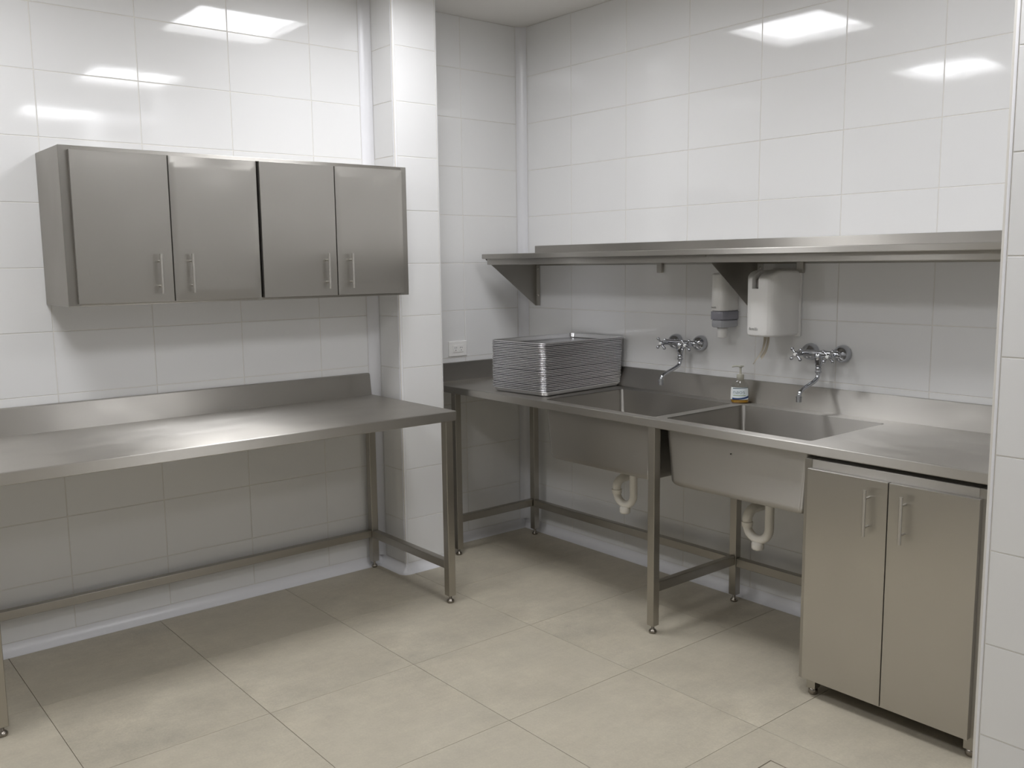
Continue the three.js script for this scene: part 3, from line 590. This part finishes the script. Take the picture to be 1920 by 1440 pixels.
// ---------------------------------------------------------------- soap bottle
{
  const X = 0.838, Z = 0.07, t = thing('soap_bottle', 'clear pump bottle of yellow hand soap standing between the two sinks', 'bottle', [X, CH, Z]);
  const turn = 0.75, oval = (g) => { g.scale(1, 1, 0.66); g.rotateY(turn); g.translate(X, CH + 0.0008, Z); return g; };
  const prof = [[0, 0], [0.036, 0], [0.0405, 0.004], [0.0415, 0.02], [0.0405, 0.06], [0.037, 0.078], [0.028, 0.094], [0.017, 0.104], [0.0135, 0.108]];
  part('flask', oval(new THREE.LatheGeometry(prof.map(([r, y]) => new THREE.Vector2(Math.max(r, 1e-5), y)), 40)), M.clear, t);
  part('liquid', oval(new THREE.LatheGeometry([[0, 0.0012], [0.034, 0.0012], [0.0385, 0.005], [0.0395, 0.017], [0, 0.017]].map(([r, y]) => new THREE.Vector2(Math.max(r, 1e-5), y)), 40)), M.liquid, t, 'yellow liquid soap');
  const round = (g) => { g.translate(X, CH + 0.0008, Z); return g; };
  part('collar', round(lathe([[0, 0.104], [0.0165, 0.104], [0.0165, 0.128], [0.013, 0.131], [0, 0.131]])), M.pump, t);
  const nz = [-0.8, 0.6];
  part('pump_head', [round(cyl([0, 0.13, 0], [0, 0.164, 0], 0.0055, 0.005, 14)), round(lathe([[0, 0.16], [0.009, 0.161], [0.0095, 0.168], [0, 0.171]])), round(pipe([[0, 0.166, 0], [-0.02, 0.166, 0.012], [-0.032, 0.163, 0.019]], 0.0038, 14, 10)), round(cyl([0, 0.167, 0], [0.014, 0.167, -0.006], 0.004, 0.003, 10))], M.pump, t);
  const art = print(1, 1, 512, 300, (x, w, h) => {
    x.fillStyle = '#eef1ee'; x.fillRect(0, 0, w, h); x.fillStyle = '#dfe6e8'; x.fillRect(w * 0.31, 0, w * 0.69, h);
    x.fillStyle = '#31484c'; x.beginPath(); x.moveTo(w * 0.31, h * 0.05); x.lineTo(w, h * 0.0); x.lineTo(w, h * 0.05); x.lineTo(w * 0.31, h * 0.12); x.fill();
    x.fillStyle = '#6f8488'; x.font = '118px sans-serif'; x.fillText('naos', w * 0.34, h * 0.52); x.fillStyle = '#9fb08c'; x.fillRect(w * 0.36, h * 0.63, w * 0.5, h * 0.06);
    x.fillStyle = '#24406e'; x.beginPath(); x.moveTo(w * 0.31, h * 0.84); x.quadraticCurveTo(w * 0.65, h * 0.95, w, h * 0.68); x.lineTo(w, h * 0.86); x.quadraticCurveTo(w * 0.65, h * 1.05, w * 0.31, h * 0.99); x.fill();
  });
  // label wrapped round the front half of the oval
  const pos = [], uv = [], idx = [], n = 24; const a0 = -0.35, a1 = 2.55;
  for (let j = 0; j <= 6; j++) for (let i = 0; i <= n; i++) { const s = i / n, v = j / 6, y = 0.017 + 0.055 * v, k = y < 0.06 ? 0.0415 - 0.001 * (y - 0.02) / 0.04 : 0.0405 - 0.0035 * (y - 0.06) / 0.018, a = Math.PI - (a0 + (a1 - a0) * s), r = k + 0.0005; pos.push(r * Math.cos(a), y, r * Math.sin(a)); uv.push(s, v); }
  for (let j = 0; j < 6; j++) for (let i = 0; i < n; i++) { const a = j * (n + 1) + i; idx.push(a, a + 1, a + n + 1, a + 1, a + n + 2, a + n + 1); }
  const g = new THREE.BufferGeometry(); g.setAttribute('position', new THREE.Float32BufferAttribute(pos, 3)); g.setAttribute('uv', new THREE.Float32BufferAttribute(uv, 2)); g.setIndex(idx); g.computeVertexNormals();
  part('label', oval(g), phys({ map: art, roughness: 0.4 }), t);
}

// ---------------------------------------------------------------- wall socket
{
  const t = thing('wall_socket', 'white double power socket on the short tiled wall by the trays', 'socket', [XR, 1.098, 0.489]);
  part('plate', cb(XR + 0.0005, XR + 0.009, 1.057, 1.14, 0.426, 0.551, 0.003, 'z'), M.plastic, t);
  part('insert', cb(XR + 0.008, XR + 0.0115, 1.078, 1.119, 0.453, 0.524, 0.0015, 'z'), M.plastic, t);
  for (const z of [0.507, 0.47]) {
    const s = part('outlet', lathe([[0, 0], [0.0165, 0], [0.0165, 0.001], [0.0155, 0.002], [0, 0.002]], [XR + 0.0112, 1.0985, z], [1, 0, 0], 24), M.plastic, t);
    part('slot', [cb(XR + 0.0128, XR + 0.0137, 1.1, 1.1085, z + 0.0045, z + 0.0068, 0.0002), cb(XR + 0.0128, XR + 0.0137, 1.1005, 1.108, z - 0.0068, z - 0.0045, 0.0002), cyl([XR + 0.0128, 1.0905, z], [XR + 0.0137, 1.0905, z], 0.0026, 0.0026, 12)], M.dark, s);
  }
}
renderer.render(scene, camera);
